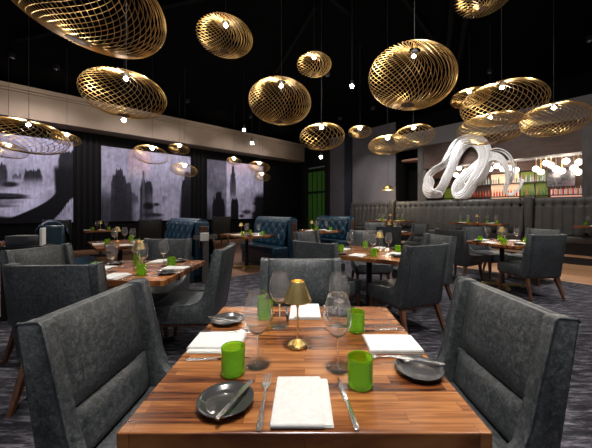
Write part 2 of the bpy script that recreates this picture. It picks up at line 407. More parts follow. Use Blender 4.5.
def art1(x, y):
    g = .33+.10*fb(x*.08, y*.1)
    g = mix(g, .05, tower(x, y, 59, 75, 152, 2)*.9)                     # dark block upper right
    jx = 54-14*max(0, (y-192)/26)**1.6*3.2 if y > 192 else 54-.05*(192-y)
    face = sm(jx+2.5, jx-1.5, x)*sm(168, 186, y)
    face = 1-sm(jx-1.5, jx+2.5, x)
    shade = .50-.20*sm(30, 54, x)*sm(175, 210, y)-.08*(1-sm(165, 200, y))
    hair = sm(jx-.5, jx+3, x)
    if y > 165: g = mix(g, .035+.03*fb(x*.6, y*.15, 5), hair*sm(163, 172, y))
    if y > 186: g = mix(g, shade, face*(1-hair)*sm(180, 196, y))
    g = mix(g, .30+.15*vn(x*2.5, y*.2, 4), sm(0, 3, (y-(198+(72-x)*1.25))+3*vn(x*1.3, 3, 8)))
    chin = 217-((x-12)/46)**2*14
    if x < 54: g = mix(g, .03, sm(chin-1.5, chin+2, y)*(1-sm(54, 57, x)))
    g = mix(g, .10, tower(x, y, 24, 42, 170, 1.5)*(1-sm(176, 186, y)))
    g = mix(g, .12, tower(x, y, -5, 7, 164, 1.5)*(1-sm(176, 190, y)))
    g = mix(g, .20, tower(x, y, 12, 22, 174, 1.5)*(1-sm(176, 182, y)))
    g = mix(g, .07, ell(x, y, 10, 184.5, 8, 2.6, .5)); g = mix(g, .15, ell(x, y, -8, 181, 16, 10, .6)*.6)
    lipu = 194.5+(x-0)*.12+.9*math.sin(x*.18)
    g = mix(g, .10, ell(x, y, 2, 196.3, 26, 3.0, .25)*.95); g = mix(g, .30, ell(x, y, -2, 201.5, 22, 3.4, .3)*.9)
    g = mix(g, .04, ell(x, y, 1, 198.2, 26, 1.1, .5)); g = mix(g, .16, ell(x, y, -2, 206, 17, 1.5, .6)*.8)
    return g
def art2(x, y):
    g = .27+.12*fb(x*.07, y*.07, 3)+.08*sm(129, 150, x)*(1-sm(160, 190, y))
    g = mix(g, .14, (1-sm(101, 120, x+(222-y)*.05+4*fb(y*.1, 1, 2)))*sm(170, 222, y)*.8)
    for (a, b_, t, d) in ((111, 126, 175, .075), (115, 123, 169.5, .07), (124, 131, 184, .085), (130, 138, 194, .10), (140, 152, 181, .055), (142, 144, 173, .16), (161, 170, 195.5, .12), (181, 191, 180, .04), (184, 190, 172, .07)):
        g = mix(g, d+.03*vn(x*1.5, y*1.5, 6), tower(x, y, a, b_, t, .7)*(.93 if t < 194 else .7*(1-sm(199, 206, y))))
    g = mix(g, .40, ell(x, y, 172, 208, 12, 16, .5)*.8)
    g = mix(g, .36, ell(x, y, 152, 204, 7, 10, .6)*.35)
    g = mix(g, .09, sm(186, 203, y)*(1-sm(128, 140, x))*.75)
    g = mix(g, .05, ell(x, y, 148, 206, 5, 3.4, .5)); g = mix(g, .09, ell(x, y, 156, 204.5, 2.8, 1.6, .5))
    g = mix(g, .10, ell(x, y, 152, 215, 10, 2.0, .4)); g = mix(g, .22, ell(x, y, 152, 219.5, 9, 2.6, .5)*.8)
    g = mix(g, .06, sm(177, 181, x-(222-y)*.05)*sm(186, 200, y)*(1-.0))
    return g
def art3(x, y):
    g = (.17 if x < 226 else .33)+.12*fb(x*.1, y*.08, 5)
    g = mix(g, .42, (1-sm(160, 182, y))*sm(226, 227, x)*.35)
    g = mix(g, .12, tower(x, y, 229.5, 235, 175, .8)*(1-sm(190, 204, y))*.85); g = mix(g, .10, tower(x, y, 231.3, 233.4, 165, .7)*(1-sm(176, 190, y)))
    for (a, b_, t) in ((212, 224, 198), (215, 221, 192), (230.5, 237.5, 198)): g = mix(g, .035, tower(x, y, a, b_, t, .8)*.95)
    g = mix(g, .03, sm(253, 258, x+(y-200)*.12+3*fb(y*.3, 2, 7))*sm(190, 200, y))
    g = mix(g, .12, ell(x, y, 246, 212, 4, 2, .6)); g = mix(g, .12, ell(x, y, 241, 216, 2.5, 1.6, .6)); g = mix(g, .07, (1-sm(206, 214, x))*sm(195, 222, y)*.7)
    return g
MT, MBt = 3.48, .92
def mural(x0, x1, art, label, nu=170, nv=150, pink_highlight=None):
    t0, t1 = tl(x0), tl(x1); bm = nb(); lay = bm.verts.layers.float_color.new('paint'); rows = []
    for j in range(nv+1):
        z = MBt+(MT-MBt)*j/nv; row = []
        for i in range(nu+1):
            t = t0+(t1-t0)*i/nu; v = bm.verts.new((t-t0, -.062, z))
            p = A+D1*t; X = 304.5+284*p.x/p.y
            Yy = 211-(z-CAM_Z)*284/p.y
            q0 = A+D1*tl(max(X, x0)); # artwork is drawn with its own slanted height scale undone
            g = art(X, Yy)
            g *= .74+.30*fb(X*.8, Yy*.12, 21)+.26*fb(X*.35, Yy*.35, 31)
            g = max(0.006, (g*1.35)**1.95*1.12); tint = (.94, .93, 1.32)
            if pink_highlight and pink_highlight[0] < X < pink_highlight[1] and Yy < pink_highlight[2]:
                k = (1-sm(pink_highlight[2]-14, pink_highlight[2], Yy))*.35; tint = (1+k*.6, .93, 1.22-.1*k)  # pinkish spotlight highlight painted into the upper mural colour
            v[lay] = (g*tint[0], g*tint[1], g*tint[2], 1); row.append(v)
        rows.append(row)
    for j in range(nv):
        for i in range(nu): bm.faces.new((rows[j][i], rows[j][i+1], rows[j+1][i+1], rows[j+1][i]))
    r = empty('mural', A+D1*t0, ANG1, label, 'mural')
    obj('painted_face', bm, M['mural'], r)
    obj('panel', boxbm(0, t1-t0, -.06, -.001, MBt, MT), M['black'], r)
mural(-35, 73, art1, 'large grey mural of a face with lips, leftmost of the three wall panels')
mural(101, 190, art2, 'grey mural of skyscrapers over nose and lips, middle of the wall panels', pink_highlight=(128, 150, 178))
mural(206.5, 262.5, art3, 'grey mural with a tall spire and dark towers, furthest of the wall panels', pink_highlight=(226, 262, 176))
# ------------------------------------------------------------------ chairs
CW = .555
def make_chair(name, lm):
    t = empty(name); w = CW/2
    side = [(-.33, .935), (-.325, .945), (-.264, .95), (-.252, .94), (-.226, .83), (-.20, .72), (-.176, .61), (-.152, .54), (-.115, .503), (-.05, .484), (.05, .474), (.27, .462), (.295, .45), (.30, .43), (.30, .325), (-.235, .325)]
    for sgn in (-1, 1):
        bm = nb(); y0, y1 = sorted((sgn*w, sgn*(w-.055))); prism(bm, side, y0, y1, .009, 2)
        sp_ = obj('side_panel', bm, lm, t, True)
        bm = nb(); yo = sgn*(w-.004); tube(bm, [(x, yo, z) for x, z in side[:13]], .0042, 6); obj('piping', bm, lm, sp_, 'all')
    bm = nb(); prism(bm, [(-.332, .94), (-.305, .94), (-.212, .325), (-.237, .325)], -w+.054, w-.054, .006, 2); obj('back_panel', bm, lm, t, True)
    def slab(za, zb, th, bulge, y):
        bm = nb(); ny, nz = 14, 10; rows = []
        for j in range(nz+1):
            z = za+(zb-za)*j/nz; row = []
            for i in range(ny+1):
                yy = -y+2*y*i/ny; u = abs(2*i/ny-1); v = abs(2*j/nz-1)
                k = (1-u**6)*(1-v**6)
                xr = -.306+(.94-z)*.151
                row.append(bm.verts.new((xr+th*(.55+.45*k)+bulge*(1-u*u)*(1-v*v), yy, z)))
            rows.append(row)
        for j in range(nz):
            for i in range(ny): bm.faces.new((rows[j][i], rows[j][i+1], rows[j+1][i+1], rows[j+1][i]))
        ext = bmesh.ops.extrude_edge_only(bm, edges=[e for e in bm.edges if e.is_boundary])
        for v in [g for g in ext['geom'] if isinstance(g, bmesh.types.BMVert)]: v.co.x = -.309+(.94-v.co.z)*.151
        return bm
    obj('backrest', slab(.628, .938, .036, .008, w-.056), lm, t, True)
    obj('lumbar_pad', slab(.46, .622, .046, .008, w-.056), lm, t, True)
    bm = nb(); ny, nx = 12, 12; rows = []; y = w-.056
    for j in range(nx+1):
        x = -.21+(.305+.21)*j/nx; row = []
        for i in range(ny+1):
            u = abs(2*i/ny-1); v = abs(2*j/nx-1); row.append(bm.verts.new((x, -y+2*y*i/ny, .455+.035*(1-u**4)*(1-v**6))))
        rows.append(row)
    for j in range(nx):
        for i in range(ny): bm.faces.new((rows[j][i], rows[j+1][i], rows[j+1][i+1], rows[j][i+1]))
    ext = bmesh.ops.extrude_edge_only(bm, edges=[e for e in bm.edges if e.is_boundary])
    for v in [g for g in ext['geom'] if isinstance(g, bmesh.types.BMVert)]: v.co.z = .335
    obj('seat', bm, lm, t, True)
    obj('seat_frame', boxbm(-.225, .29, -w+.015, w-.015, .30, .3255, .004, 1), M['leg'], t)
    for (xt, xb) in ((.255, .285), (-.20, -.30)):
        for sg in (-1, 1):
            bm = nb(); a, c = .022, .013; yt, yb = sg*(w-.045), sg*(w-.02)
            top = [bm.verts.new((xt+dx*a, yt+dy*a, .302)) for dx, dy in ((-1, -1), (1, -1), (1, 1), (-1, 1))]
            bot = [bm.verts.new((xb+dx*c, yb+dy*c, 0)) for dx, dy in ((-1, -1), (1, -1), (1, 1), (-1, 1))]
            bm.faces.new(top); bm.faces.new(bot[::-1])
            for i in range(4): bm.faces.new((top[i], bot[i], bot[(i+1) % 4], top[(i+1) % 4]))
            obj('leg', bm, M['leg'], t)
    return t
chairs = {'dark': make_chair('dining_chair', M['blackleather']), 'grey': make_chair('dining_chair', M['leather'])}
used = {}
def chair(x, y, deg, label, kind='grey', group='charcoal leather dining chairs', z=0, sc=None):
    f = Vector((math.cos(math.radians(deg)), math.sin(math.radians(deg)), 0)); k = .33*(sc or 1)
    loc = Vector((x, y, z))+f*k
    if kind not in used:
        used[kind] = 1; r = chairs[kind]; r.location = loc; r.rotation_euler[2] = math.radians(deg); tag(r, label, 'chair', group)
    else: r = dup(chairs[kind], loc, math.radians(deg), label, group)
    if sc: r.scale = (sc, sc, sc)
    else: r.scale = (1, 1, 1)
    return r
def fdeg(fx, fy): return math.degrees(math.atan2(fy, fx))
chair(-.85, 1.115, -1, 'charcoal leather wing chair at the left side of the nearest walnut table')
chair(.845, 1.15, 181, 'charcoal leather wing chair at the right side of the nearest walnut table')
chair(-.025, 2.04, -90, 'charcoal leather wing chair across the nearest table, directly behind the brass lamp')
chair(-1.58, 1.76, 94, 'brown-grey leather chair seen from behind, in front of the left table')
chair(-2.52, 2.66, -10, 'large leather wing chair cut by the left picture edge, left end of left table')
chair(-.70, 2.68, 182, 'leather chair seen side-on at the right end of the left table')
chair(-1.65, 3.48, -90, 'grey leather chair behind the left table, in front of the blue booth end')
chair(.08, 3.06, fdeg(.6, .79), 'grey chair with back to viewer just behind the chair across the nearest table')
chair(-.0, 4.75, fdeg(.75, -.65), 'light grey chair with inner back showing, between blue booth and central right table')
chair(1.23, 2.79, fdeg(-.41, .91), 'dark grey chair with back to viewer at near right side of central table')
chair(1.08, 5.0, -92, 'grey wing chair facing the viewer at far side of central right table')
chair(1.94, 4.0, fdeg(-.97, -.25), 'grey chair at right side of central table, partly behind a dark chair back')
chair(2.60, 5.14, fdeg(.87, .49), 'dark grey chair at left end of the right-hand table, seat towards table')
chair(3.46, 4.0, 96, 'dark grey chair with broad back to viewer at right-hand table near wood floor')
chair(4.48, 5.3, fdeg(-.93, -.35), 'grey chair showing only its top behind the broad-backed chair of right table')
chair(3.55, 6.0, fdeg(.3, -.95), 'grey chair facing the viewer at far side of right-hand table')
chair(1.85, 6.2, 90, 'dark grey chair seen from behind, at near side of the table before the far wall')
chair(2.05, 8.35, -92, 'light grey chair facing viewer at far table, behind its small lamp')
chair(3.05, 7.4, 197, 'grey chair in side view at right end of the far table by the banquette corner')
BG = 'black chairs along the mural wall'
chair(-6.75, 7.75, 130, 'black chair with walnut legs beneath the face mural', 'dark', BG, sc=1.1)
chair(-4.55, 8.4, 132, 'black chair beneath the middle mural lips, behind the grey chair', 'dark', BG, sc=1.1)
chair(-2.85, 9.9, 132, 'black chair beneath the furthest mural, left of the blue tufted booth', 'dark', BG, sc=1.15)
# ------------------------------------------------------------------ tables
TH = .75
def table(cx, cy, lx, ly, deg, label, base='black', z=0, r_=None):
    t = empty('dining_table', (cx, cy, z), math.radians(deg), label, 'table')
    obj('tabletop', boxbm(-lx/2, lx/2, -ly/2, ly/2, TH-.045, TH, .003, 2), M['walnut'], t)
    pm = M['black'] if base == 'black' else M['brass']
    bm = nb(); lathe(bm, [(0, .05), (.045, .05), (.038, .1), (.036, .66), (.05, .69), (.16, .69), (.16, TH-.046), (0, TH-.046)], 20); obj('pedestal', bm, M['black'], t, True)
    bm = nb()
    for k in range(4):
        a = k*PI/2+PI/4; m4 = Matrix.Rotation(a, 4, 'Z')
        box(bm, .0, .30, -.03, .03, .012, .05, .006, 1, m4)
        box(bm, .27, .31, -.03, .03, .0, .02, 0, 1, m4)
    obj('base', bm, pm, t)
    return t
table(0, 1.128, .9, .9, 0, 'nearest walnut butcher-block dining table laid for four with brass lamp')
table(-1.52, 2.61, .9, .9, 0, 'walnut dining table laid for four at left, behind the near left chair')
T3R = -33
table(.84, 3.69, 1.0, 1.0, T3R, 'walnut table set at an angle right of centre, surrounded by grey chairs')
table(3.38, 4.86, .9, .9, 27, 'walnut table on the right below the banquette, laid with wine glasses', 'brass')
table(2.15, 7.2, .9, .9, 0, 'far walnut table before the banquette corner, mostly hidden by chairs')
def rect(Fp, l1, l2, label, base='brass'):
    c = Vector(Fp).to_3d()+D1*l1/2-D2*l2/2
    return table(c.x, c.y, l1, l2, math.degrees(ANG1), label, base), c
_, c8 = rect((-1.2, 5.75), .75, 1.15, 'walnut booth table on a brass base between two blue booths')
_, c6 = rect((-2.93, 4.0), .75, 1.2, 'walnut booth table behind the left table, beside the near blue booth')
_, c10 = rect((.42, 7.15), .75, 1.1, 'walnut booth table in front of the furthest blue booth')
c7 = Vector((-5.75, 8.0, 0)); table(c7.x, c7.y, .75, .75, math.degrees(ANG1), 'small dark walnut table against the wall between face and skyline murals')
c9 = Vector((-5.45, 4.55, 0)); t = table(c9.x, c9.y, .9, .9, 8, 'pale-lit table at far left picture edge beyond the wing chair')
def wt(s0, s1, label):
    c = W((s0+s1)/2, .36, 0); table(c.x, c.y, s1-s0, .62, math.degrees(ANG2), label, z=PLAT); return c, (s1-s0), s0
c13 = wt(-5.85, -4.25, 'long walnut table in front of the dark banquette under the dome pendant')
c11 = wt(-2.83, -1.33, 'long walnut table in front of the banquette under the white sculpture')
c12 = wt(.07, 1.5, 'walnut banquette table cut off by the right picture edge')
# ------------------------------------------------------------------ table things (prototypes)
protos = {}
def proto(key, root): protos[key] = [root, False]
def put(key, x, y, z, rz, label, group, rot=None, sc=None):
    root, u = protos[key]
    if not u:
        protos[key][1] = True; root.location = (x, y, z); root.rotation_euler = rot or (0, 0, rz); root['label'] = label; root['group'] = group
        if sc: root.scale = (sc,)*3
        return root
    return dup(root, (x, y, z), rz, label, group, rot, sc)
# green tumbler
bm = nb(); pr = [(0, .004), (.028, .002), (.033, .0), (.0365, .004)]
for i in range(1, 26):
    z = .004+.088*i/26; pr.append((.0364+.0013*(i % 2)+.0008*i/26, z))
pr += [(.0385, .094), (.0375, .0955), (.036, .094), (.0345, .05), (.033, .014), (.0, .012)]
lathe(bm, pr, 40); 
for v in bm.verts: v.co.z *= .93
t = obj('tumbler', bm, M['green'], smooth=True); tag(t, None, 'glass'); proto('tumbler', t)
# stemmed wine glass
t = empty('wine_glass'); t['category'] = 'wine glass'
bm = nb(); lathe(bm, [(0, .103), (.006, .104), (.02, .112), (.036, .130), (.0455, .152), (.049, .172), (.0475, .192), (.043, .215), (.0375, .236), (.0337, .2498), (.0334, .2502), (.0331, .2498), (.0370, .236), (.0425, .215), (.0470, .192), (.0484, .172), (.0449, .152), (.0353, .131), (.019, .114), (0, .108)], 36); obj('bowl', bm, M['solidglass'], t, True)
bm = nb(); lathe(bm, [(.0035, .011), (.0032, .03), (.003, .07), (.0036, .095), (.006, .1045)], 12); obj('stem', bm, M['solidglass'], t, 'all')
bm = nb(); lathe(bm, [(0, .0), (.036, .0), (.0375, .0012), (.036, .0024), (.018, .0045), (.006, .008), (.0035, .011)], 32); obj('foot', bm, M['solidglass'], t, True)
proto('glass', t)
# plate
bm = nb(); lathe(bm, [(0, .0), (.048, .0), (.05, .003), (.066, .010), (.0755, .0165), (.0765, .0185), (.0745, .0195), (.066, .0155), (.056, .0085), (.05, .0065), (0, .006)], 44)
t = obj('bread_plate', bm, M['plate'], smooth='all'); t['category'] = 'plate'; proto('plate', t)
# folded napkin
def napkin_bm(hx, hy):
    bm = nb(); nlay = 4; th = .0036
    for k in range(nlay):
        e = .0015*(k % 2)
        vs = box(bm, -hx+e, hx-e*2-(.022 if k > 1 else 0), -hy+e*1.5, hy-e, k*th+.0002, (k+1)*th, .0016, 2)
    tube(bm, [(-hx+.002, -hy+.002, .0076), (hx-.024, -hy+.002, .0076)], .0072, 10)
    for v in bm.verts: v.co.z += .0012*math.sin(v.co.x*60+1)*math.sin(v.co.y*45)*(v.co.z/.018); v.co.z = max(v.co.z, .0002)
    return bm
t = obj('napkin', napkin_bm(.078, .098), M['napkin'], smooth=True); t['category'] = 'napkin'; proto('napkin', t)
# fork, lies along y, tines at +y
t = empty('fork'); t['category'] = 'fork'
bm = nb()
hp = [(-.004, -.10), (-.0065, -.09), (-.0055, -.05), (-.003, .0), (-.003, .035), (-.011, .05), (-.0115, .062), (.0115, .062), (.011, .05), (.003, .035), (.003, 0), (.0055, -.05), (.0065, -.09), (.004, -.10)]
prism(bm, hp, .0015, .0045, .0008, 1, axis='z'); obj('handle', bm, M['steel'], t, True)
bm = nb()
for k in range(4): x = -.0098+k*.00655; box(bm, x-.0016, x+.0016, .061, .102, .0015, .0042, .0006, 1)
obj('tines', bm, M['steel'], t, True); proto('fork', t)
# steak knife
t = empty('table_knife'); t['category'] = 'knife'
bm = nb(); prism(bm, [(-.0055, -.11), (-.0075, -.10), (-.006, -.02), (-.005, .0), (.005, .0), (.006, -.02), (.0075, -.10), (.0055, -.11)], .001, .008, .002, 2, axis='z'); obj('handle', bm, M['steel'], t, True)
bm = nb(); prism(bm, [(-.006, 0), (-.0085, .03), (-.008, .08), (-.002, .118), (.004, .08), (.005, 0)], .002, .0038, .0005, 1, axis='z'); obj('blade', bm, plain('blade_steel', (.35, .35, .36), .12, 1), t, True); proto('knife', t)
# small butter knife
t = empty('butter_knife'); t['category'] = 'knife'
bm = nb(); prism(bm, [(-.004, -.085), (-.0055, -.078), (-.004, -.01), (-.0035, .0), (.0035, .0), (.004, -.01), (.0055, -.078), (.004, -.085)], 0, .006, .0015, 2, axis='z'); obj('handle', bm, M['steel'], t, True)
bm = nb(); prism(bm, [(-.005, 0), (-.0085, .02), (-.009, .055), (-.004, .075), (.003, .07), (.005, .05), (.0045, 0)], .002, .004, .0005, 1, axis='z'); obj('blade', bm, M['steel'], t, True); proto('butter', t)
# small brass lamp
t = empty('table_lamp'); t['category'] = 'lamp'
bm = nb(); lathe(bm, [(0, 0), (.036, 0), (.039, .004), (.036, .010), (.026, .016), (.012, .022), (.006, .027), (.0, .028)], 32)
for v in bm.verts:
    r = math.hypot(v.co.x, v.co.y)
    if r > .01: a = math.atan2(v.co.y, v.co.x); v.co.z *= 1+.10*math.sin(9*a)
obj('base', bm, M['brass'], t, 'all')
bm = nb(); lathe(bm, [(0, .02), (.0045, .02), (.0035, .03), (.0035, .15), (.006, .152), (.0065, .165), (.004, .17), (.004, .185), (.0, .19)], 12); obj('stem', bm, M['brass'], t, True)
bm = nb(); pr = []
lathe(bm, [(.0565, .178), (.054, .182), (.027, .252), (.0262, .256), (.0255, .254), (.052, .181)], 48, closed=True)
for v in bm.verts:
    a = math.atan2(v.co.y, v.co.x); k = 1+.012*math.sin(24*a); v.co.x *= k; v.co.y *= k
obj('lamp_shade', bm, M['brass'], t, 'all')
bm = nb(); bmesh.ops.create_uvsphere(bm, u_segments=10, v_segments=8, radius=.012, matrix=Matrix.Translation((0, 0, .205))); obj('bulb', bm, emis('lamp_bulb', (1, .75, .42), 12), t, 'all')
proto('lamp', t)
# ------------------------------------------------------------------ laying the tables
SIDE = ['near side', 'right side', 'far side', 'left side']
def lay(cx, cy, deg, hx, hy, tname, z=TH, sides=(0, 1, 2, 3), cutlery=True, lamp=(0, 0), plates=True, glasses=True, over=None, jit=.015):
    over = over or {}
    th = math.radians(deg)
    def P(x, y): return cx+x*math.cos(th)-y*math.sin(th), cy+x*math.sin(th)+y*math.cos(th)
    for k in sides:
        h = hy if k in (0, 2) else hx
        a = k*PI/2
        def Q(u, v):            # u to the diner's right, v inwards from the edge
            x, y = u, -h+v
            return P(x*math.cos(a)-y*math.sin(a), x*math.sin(a)+y*math.cos(a))
        rz = th+a
        def j(): return R.uniform(-jit, jit)
        d = {'napkin': (0, .112), 'plate': (-.212, .092), 'fork': (-.112, .11), 'knife': (.117, .115), 'tumbler': (.175, .18), 'glass': (.125, .285)}
        d.update(over.get(k, {}))
        w = SIDE[k]+' of the '+tname; G = ' on the '+tname
        x, y = Q(d['napkin'][0]+j()*.5, d['napkin'][1]+j()*.3); put('napkin', x, y, z+.0005, rz+j(), 'folded white napkin at the '+w, 'napkins'+G)
        x, y = Q(*d['tumbler']); put('tumbler', x, y, z+.0003, rz+R.random(), 'green glass tumbler at the '+w, 'green tumblers'+G)
        if glasses: x, y = Q(*d['glass']); put('glass', x, y, z+.0003, rz, 'empty stemmed wine glass at the '+w, 'wine glasses'+G)
        if plates:
            x, y = Q(d['plate'][0]+j()*.4, d['plate'][1]); put('plate', x, y, z+.0003, rz, 'dark round bread plate at the '+w, 'bread plates'+G)
            if cutlery:
                ra = d.get('brot', .35)
                put('butter', x+.034*math.cos(rz), y+.034*math.sin(rz), z+.0203, 0, 'butter knife resting on the bread plate at the '+w, 'butter knives'+G, rot=(0, 0, rz-ra), sc=1.1)
        if cutlery:
            x, y = Q(*d['fork']); put('fork', x, y, z, rz+.04+j(), 'steel fork at the '+w, 'forks'+G, sc=1.18)
            x, y = Q(*d['knife']); put('knife', x, y, z, rz+PI*0+.09+j(), 'steel table knife at the '+w, 'table knives'+G)
    if lamp: x, y = P(*lamp); put('lamp', x, y, z+.0003, R.random(), 'small brass table lamp with conical shade on the '+tname, 'small brass table lamps')
lay(0, 1.128, 0, .45, .45, 'nearest table', lamp=(-.027, -.013), jit=.006, over={
    0: {'napkin': (-.005, .112), 'plate': (-.216, .10), 'fork': (-.114, .12), 'knife': (.117, .112), 'tumbler': (.169, .185), 'glass': (.112, .278)},
    1: {'napkin': (.0, .11), 'plate': (-.193, .075), 'fork': (-.10, .14), 'tumbler': (.126, .223), 'glass': (.158, .293), 'knife': (.125, .14)},
    2: {'napkin': (0, .10), 'plate': (-.195, .10), 'tumbler': (.193, .19), 'glass': (.115, .274), 'knife': (.09, .13)},
    3: {'napkin': (.0, .105), 'plate': (-.228, .08), 'tumbler': (.200, .217), 'glass': (.150, .289), 'knife': (.117, .14)}})
lay(-1.52, 2.61, 0, .45, .45, 'left table', over={1: {'tumbler': (.1, .2)}})
lay(.84, 3.69, T3R, .5, .5, 'angled central table', lamp=(.1, .12))
lay(3.38, 4.86, 27, .45, .45, 'right-hand table', cutlery=False)
lay(2.15, 7.2, 0, .45, .45, 'far table before the banquette corner', cutlery=False)
a1 = math.degrees(ANG1); a2 = math.degrees(ANG2)
lay(c8.x, c8.y, a1, .375, .575, 'brass-based booth table', cutlery=False, sides=(1, 3, 0), lamp=(0, .25))
lay(c6.x, c6.y, a1, .375, .6, 'booth table behind the left table', cutlery=False, sides=(0, 1, 3), lamp=(0, .25))
lay(c10.x, c10.y, a1, .375, .55, 'furthest booth table', cutlery=False, sides=(0, 1, 3), lamp=(0, .2))
lay(c7.x, c7.y, a1, .375, .375, 'small table under the murals', cutlery=False, sides=(0, 3), plates=False)
for (c, ln, s0), nm in ((c13, 'far banquette table'), (c11, 'middle banquette table'), (c12, 'rightmost banquette table')):
    for q in (-1, 1):
        cc = c+D2*(q*ln*.25)
        lay(cc.x, cc.y, a2, .4, .31, nm+(', left' if q < 0 else ', right'), z=TH+PLAT, sides=(0, 2), cutlery=False, plates=False, lamp=None,
            over={0: {'tumbler': (.17, .13), 'glass': (.135, .245)}, 2: {'tumbler': (.17, .13), 'glass': (.135, .245)}})
    put('lamp', c.x, c.y, TH+PLAT+.0003, 0, 'small brass table lamp on the '+nm, 'small brass table lamps')
# ------------------------------------------------------------------ blue tufted booths (back along D2, seats both sides)
def tuft(bm, w, h, y0, sgn, z0, cell=.135, depth=.028, nx=64, nz=26):
    rows = []
    for j in range(nz+1):
        z = h*j/nz; row = []
        for i in range(nx+1):
            x = w*i/nx
            u, v = x/cell, z/cell
            # diamond lattice of buttons
            a, b_ = (u+v)/2, (u-v)/2
            fa, fb_ = abs(a-round(a)), abs(b_-round(b_))
            d = min(1, math.hypot(fa, fb_)*2.6)
            crease = min(1, min(fa, fb_)*7)
            k = .55*d+.45*crease
            edge = min(1, min(z, h-z)/.04+.05)
            row.append(bm.verts.new((x, y0+sgn*(depth*k*edge), z0+z)))
        rows.append(row)
    for j in range(nz):
        for i in range(nx): bm.faces.new((rows[j][i], rows[j][i+1], rows[j+1][i+1], rows[j+1][i]))
def booth(near, ln, label, plaque=True, caddy=None, seats=(-1, 1)):
    # local x = into the distance (-D2), local y = -D1.. built with x along -D2
    rz = math.atan2(-D2.y, -D2.x); t = empty('booth_sofa', near, rz, label, 'booth', 'blue tufted leather booths')
    H = 1.12; bm = nb(); box(bm, 0, ln, -.13, .13, .10, H-.02, .05, 3)
    obj('frame', bm, M['blue'], t, True)
    for sg in (-1, 1):
        bm = nb(); tuft(bm, ln-.10, .60, sg*.132, sg, .47); 
        for v in bm.verts: v.co.x += .05; v.co.y += sg*(.09*(1-(v.co.z-.47)/.6))
        obj('tufted_backrest', bm, M['blue'], t, True)
    bm = nb(); tube(bm, [(.02, 0, H-.04), (ln-.02, 0, H-.04)], .095, 14, flat=.6); obj('top_roll', bm, M['blue'], t, True)
    for sg in seats:
        y0, y1 = sorted((sg*.14, sg*.58)); obj('seat', boxbm(.01, ln-.01, y0, y1, .30, .47, .035, 3), M['blue'], t, True)
        y0, y1 = sorted((sg*.14, sg*.54)); obj('plinth', boxbm(.03, ln-.03, y0, y1, 0, .30), M['blue'], t)
    obj('skirting', boxbm(.02, ln-.02, -.12, .12, 0, .1), M['black'], t)
    if plaque: obj('end_panel', boxbm(-.012, .004, -.07, .07, .62, 1.0, .004, 1), M['leg'], t)
    return t
Bp = Vector((-1.83, 5.12, 0)); st = D1*2.13
booth(Bp-st+Vector((.06, .08, 0)), 1.35, 'blue leather booth seen end-on at far left with a menu beside it', False, seats=(-1,))
booth(Bp, 1.6, 'blue tufted booth back behind the left table, white slip hung on its end')
booth(Bp+st, 1.45, 'blue tufted booth at centre behind the brass-based table')
booth(Bp+st*2, 1.3, 'furthest blue tufted booth, beside the green cabinet')
# caddy on the end of the second booth
rzc = math.atan2(-D2.y, -D2.x)
t = empty('service_caddy', Bp+D2*.02, rzc, 'grey metal caddy on a stand at the end of the second blue booth', 'caddy')
bm = nb(); box(bm, -.16, -.02, -.19, .19, .78, .80, .003, 1); box(bm, -.165, -.155, -.19, .19, .80, .86); box(bm, -.16, -.02, -.19, -.18, .8, .86); box(bm, -.16, -.02, .18, .19, .8, .86)
obj('tray', bm, plain('grey_metal', (.22, .21, .2), .35, .7), t)
obj('stand', boxbm(-.11, -.06, -.05, .05, 0, .78, .004, 1), plain('grey_post', (.16, .15, .14), .45, .4), t)
sh = obj('paper_slip', boxbm(-.19, -.172, -.02, .13, .76, .90, .002, 1), M['white'], None, loc=Bp+D2*.02, rotz=rzc); tag(sh, 'white paper slip hanging from the grey caddy at the booth end', 'paper')
# menu and dark box by the first booth end
t = obj('service_box', boxbm(-.125, .125, -.08, .08, 0, .115, .01, 2), plain('dark_pouch', (.07, .07, .075), .5), None, True, loc=(-3.40, 3.42, .8705), rotz=.1)
tag(t, 'dark grey box on a side stand at far left, next to white menu', 'box')
t = empty('side_stand', (-3.32, 3.42, 0), .1, 'narrow dark service stand carrying the grey box at far left', 'stand')
obj('top', boxbm(-.23, .23, -.12, .12, .845, .87, .004, 1), M['black'], t)
for sx in (-.20, .20): obj('leg', boxbm(sx-.02, sx+.02, -.1, .1, 0, .845), M['black'], t)
t = obj('menu', boxbm(-.012, .012, -.09, .09, 0, .205, .002, 1), M['white'], None, loc=(-3.17, 3.44, .8705), rotz=.55); tag(t, 'white menu standing upright beside the dark box at far left', 'menu')
